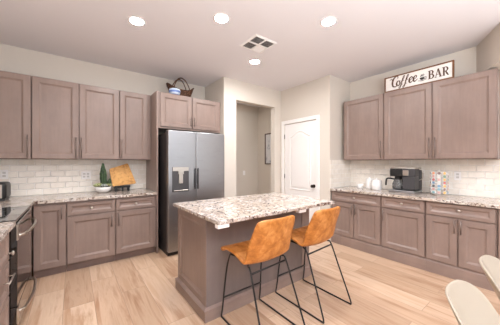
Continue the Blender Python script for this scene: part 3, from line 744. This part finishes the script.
cs = thing('board_stand', 'low black easel stand holding the cutting board', 'stand', (0.60, 4.03, 0.9145))
m = MB(); m.box(-0.105, 0.105, -0.055, 0.055, 0.055, 0.072, 0.003); m.box(-0.105, 0.105, -0.055, -0.045, 0.072, 0.086, 0.002); m.build('ledge', M['black'], cs)
m = MB(); m.prism([(0.045, 0.072), (0.055, 0.072), (0.105, 0.24), (0.095, 0.24)], -0.03, 0.03, 'x'); m.build('back_rest', M['black'], cs)
for x in (-0.085, 0.0, 0.085):
    m = MB(); m.prism([(x - 0.012, 0.056), (x + 0.012, 0.056), (x + 0.009, 0.0), (x - 0.009, 0.0)], -0.052, -0.030, 'y'); m.build('leg', M['black'], cs)
for x in (-0.085, 0.085):
    m = MB(); m.prism([(x - 0.012, 0.056), (x + 0.012, 0.056), (x + 0.009, 0.0), (x - 0.009, 0.0)], 0.030, 0.052, 'y'); m.build('leg', M['black'], cs)
cb = MB(); cb.prism([(-0.135, -0.004), (-0.142, 0.006), (-0.176, 0.256), (-0.168, 0.270), (0.066, 0.352), (0.080, 0.346), (0.178, 0.040), (0.170, 0.026)], -0.010, 0.010, 'y')
o = cb.build('cutting_board', M['bamboo']); o.location = (0.612, 4.012, 0.9145 + 0.0785); o.rotation_euler = (R(-15), 0, 0)
tag(o, 'square tan bamboo cutting board propped up crooked against the tile', 'cutting board')

ts = thing('toaster', 'black and chrome toaster on left counter corner', 'toaster', (-0.70, 3.93, 0.9145))
m = MB(); m.box(-0.095, 0.095, -0.14, 0.14, 0.012, 0.205, 0.035, 4); m.build('body', M['black'], ts)
m = MB(); m.box(-0.058, 0.062, -0.146, -0.138, 0.03, 0.185, 0.003); m.build('chrome_panel', M['nickel'], ts)
m = MB(); m.box(-0.02, 0.02, -0.172, -0.146, 0.105, 0.125, 0.004); m.build('lever', M['black'], ts)
for x in (-0.035, 0.035):
    m = MB(); m.box(x - 0.012, x + 0.012, -0.10, 0.10, 0.2045, 0.2062); m.build('bread_slot', M['dgrey'], ts)
m = MB(); m.box(-0.085, 0.085, -0.13, 0.13, 0.0, 0.014, 0.003); m.build('base', M['dgrey'], ts)

# ------------------------------------------------------------------ wall plates
def plate(label, loc, rz, gangs, kind):
    t = thing('outlet' if kind == 'outlet' else 'light_switch', label, 'outlet' if kind == 'outlet' else 'switch', loc, rz)
    w_ = 0.072 + 0.046 * (gangs - 1)
    MB().box(-w_ / 2, w_ / 2, -0.006, 0.0, -0.058, 0.058, 0.003, 2).build('cover_plate', M['white'], t)
    for g in range(gangs):
        x = (g - (gangs - 1) / 2) * 0.046
        if kind == 'outlet':
            for z in (-0.02, 0.02): MB().box(x - 0.015, x + 0.015, -0.008, -0.0055, z - 0.013, z + 0.013, 0.003, 2).build('socket', M['socket'], t)
        else: MB().box(x - 0.016, x + 0.016, -0.009, -0.0055, -0.033, 0.033, 0.002).build('rocker', M['ceramic'], t)
plate('white double outlet plate on tile left of the planter', (0.155, YA - 0.0102, 1.162), 0, 2, 'outlet')
plate('white outlet plate on tile above the toaster', (-0.69, YA - 0.0102, 1.20), 0, 1, 'outlet')
plate('white outlet plate on tile beside pod carousel', (XB - 0.0102, 0.80, 1.17), -PI / 2, 1, 'outlet')
plate('white light switch on hallway back wall', (3.532, 4.8998, 1.08), 0, 1, 'switch')

# hallway picture (faces -X)
pf = thing('picture', 'dark framed pale artwork hanging on hallway wall', 'picture', (3.9995, 4.585, 1.70), -PI / 2)
m = MB(); m.box(0, 0.52, -0.03, 0, -0.395, -0.372); m.box(0, 0.52, -0.03, 0, 0.372, 0.395); m.box(0, 0.023, -0.03, 0, -0.372, 0.372); m.box(0.497, 0.52, -0.03, 0, -0.372, 0.372); m.build('frame', M['frame_dark'], pf)
MB().box(0.02, 0.50, -0.014, -0.002, -0.375, 0.375).build('artwork', M['art'], pf)

# ------------------------------------------------------------------ coffee bar items
def canister(label, loc, r, h, lid, gcat='canister', name='canister'):
    t = thing(name, label, gcat, loc, 0)
    m = MB(); m.lathe([(r * 0.9, 0), (r, 0.008), (r, h - 0.008), (r * 0.96, h)], (0, 0, 0), 28); m.build('jar', M['ceramic'], t)
    if lid:
        m = MB(); m.lathe([(r * 0.99, h), (r * 0.99, h + 0.012), (r * 0.7, h + 0.024), (0.014, h + 0.028), (0.010, h + 0.034), (0.016, h + 0.044), (0.004, h + 0.050)], (0, 0, 0), 28); m.build('lid', M['ceramic'], t)
    return t
canister('tall white lidded canister between sugar bowl and larger canister', (3.95, 1.890, 0.9145), 0.054, 0.150, True)
canister('larger white lidded canister closest to the coffee maker', (3.90, 1.750, 0.9145), 0.076, 0.135, True)
canister('small white sugar bowl at pantry end of coffee counter', (3.93, 2.035, 0.9145), 0.050, 0.072, False, 'bowl', 'sugar_bowl')

cm = thing('coffee_maker', 'dark grey dual coffee maker with glass carafe on right counter', 'coffee maker', (3.80, 1.520, 0.9145), -PI / 2)
cm.scale = (1.12, 1.10, 1.08)
m = MB(); m.box(0, 0.30, -0.03, 0.25, 0.0, 0.030, 0.006, 2); m.build('base', M['steel'], cm)
m = MB(); m.box(0.004, 0.296, 0.155, 0.25, 0.030, 0.315, 0.006, 2); m.build('tower', M['dgrey'], cm)
m = MB(); m.box(0.004, 0.155, 0.0, 0.155, 0.215, 0.322, 0.008, 2); m.build('brew_head', M['black'], cm)
m = MB(); m.box(0.155, 0.296, -0.005, 0.156, 0.215, 0.322, 0.008, 2); m.build('pod_head', M['dgrey'], cm)
m = MB(); m.box(0.158, 0.292, -0.010, 0.155, 0.045, 0.214, 0.004, 2); m.build('water_tank', M['dgrey'], cm)
m = MB(); m.box(0.160, 0.225, -0.012, -0.004, 0.228, 0.300, 0.003); m.build('control_panel', M['nickel'], cm)
m = MB(); m.box(0.010, 0.290, 0.01, 0.24, 0.3155, 0.335, 0.006, 2); m.build('lid', M['nickel'], cm)
m = MB(); m.lathe([(0.060, 0.033), (0.068, 0.060), (0.066, 0.110), (0.050, 0.150), (0.045, 0.170)], (0.078, 0.070, 0), 28, 'z', True, False); ca = m.build('carafe', M['glass'], cm)
m = MB(); m.lathe([(0.056, 0.036), (0.064, 0.060), (0.0635, 0.075)], (0.078, 0.070, 0), 24); m.build('coffee', M['coffee'], ca)
m = MB(); m.lathe([(0.047, 0.168), (0.047, 0.182), (0.03, 0.190)], (0.078, 0.070, 0), 24); m.build('carafe_lid', M['black'], ca)
m = MB(); m.tube(arc([(0.036, 0.055, 0.172), (0.0, 0.03, 0.182), (-0.034, 0.012, 0.178), (-0.044, 0.006, 0.140), (-0.047, 0.004, 0.085)], 5), [0.011] * 21, 8); m.build('carafe_handle', M['black'], ca)
for x in (-0.003, 0.303):
    sgn = -1 if x < 0 else 1
    m = MB(); m.tube(arc([(x, 0.12, 0.31), (x + sgn * 0.030, 0.12, 0.305), (x + sgn * 0.040, 0.12, 0.26), (x + sgn * 0.030, 0.12, 0.19), (x, 0.12, 0.17)], 4), 0.0055, 8); m.build('side_handle', M['nickel'], cm)

pc = thing('pod_carousel', 'wire carousel rack full of coffee pods on right counter', 'rack', (3.93, 0.955, 0.9145))
m = MB(); m.lathe([(0.088, 0), (0.088, 0.008), (0.03, 0.014), (0.006, 0.016)], (0, 0, 0), 28); m.build('base', M['nickel'], pc)
m = MB(); m.tube([(0, 0, 0.012), (0, 0, 0.325)], 0.006, 10); m.build('pole', M['nickel'], pc)
m = MB(); m.lathe([(0.05, 0.323), (0.05, 0.327), (0.006, 0.330), (0.014, 0.34), (0.004, 0.348)], (0, 0, 0), 24); m.build('top_cap', M['nickel'], pc)
NCOL = 10; pod_h = [0.039 + 0.0424 * k for k in range(7)]
base_a = math.atan2(-0.955, -3.93)
wr = MB()
for c_ in range(NCOL):
    a = base_a + (c_ + 0.5) * 2 * PI / NCOL
    wr.tube([(0.070 * math.cos(a), 0.070 * math.sin(a), 0.008), (0.070 * math.cos(a), 0.070 * math.sin(a), 0.320)], 0.0012, 6)
for z in (0.010, 0.322): wr.tube([(0.070 * math.cos(2 * PI * k / 24), 0.070 * math.sin(2 * PI * k / 24), z) for k in range(25)], 0.0022, 6, False)
wr.build('wire_cage', M['nickel'], pc)
PODC = {'yellow': srgb(240, 186, 60), 'red': srgb(186, 56, 50), 'blue': srgb(84, 140, 178), 'brown': srgb(110, 66, 48), 'green': srgb(96, 138, 96), 'pink': srgb(214, 160, 150), 'white': srgb(226, 222, 216), 'orange': srgb(224, 140, 66), 'black': srgb(52, 48, 52), 'teal': srgb(110, 170, 180)}
PM = {k_: mat(k_ + ' foil lid', tuple(0.78 * q_ + 0.10 for q_ in v_[:3]) + (1,), 0.35) for k_, v_ in PODC.items()}
layout = [['brown', 'black', 'orange', 'brown', 'black', 'pink', 'black'], ['teal', 'pink', 'black', 'blue', 'red', 'pink', 'orange'], ['pink', 'teal', 'blue', 'white', 'pink', 'white', 'brown'],
          ['yellow', 'brown', 'yellow', 'red', 'yellow', 'green', 'yellow'], ['blue', 'orange', 'pink', 'orange', 'green', 'brown', 'white']]
rown = ['bottom', 'second from bottom', 'third from bottom', 'fourth from bottom', 'third from top', 'second from top', 'top']
coln = ['outermost pantry-side', 'pantry-side', 'middle', 'right', 'outermost right']
for ci in range(5):
    a = base_a - (ci - 2) * 2 * PI / NCOL * -1
    for ri in range(7):
        cname = layout[ci][ri]
        m = MB(); m.mi = 1; m.lathe([(0.0150, -0.020), (0.0190, 0.016), (0.0205, 0.016), (0.0205, 0.019), (0.0180, 0.0192)], (0, 0, 0), 14, 'x', True, False, False)
        m.mi = 0; m.lathe([(0.0180, 0.0192), (0.004, 0.0196)], (0, 0, 0), 14, 'x', False, True, False)
        o = m.build('coffee_pod', [PM[cname], M['ceramic']])
        o.location = (3.93 + 0.078 * math.cos(a), 0.955 + 0.078 * math.sin(a), 0.9145 + pod_h[ri]); o.rotation_euler = (0, 0, a)
        tag(o, '%s-lidded coffee pod, %s column and %s row of the carousel' % (cname, coln[ci], rown[ri]), 'coffee pod', 'coffee pods on the carousel')
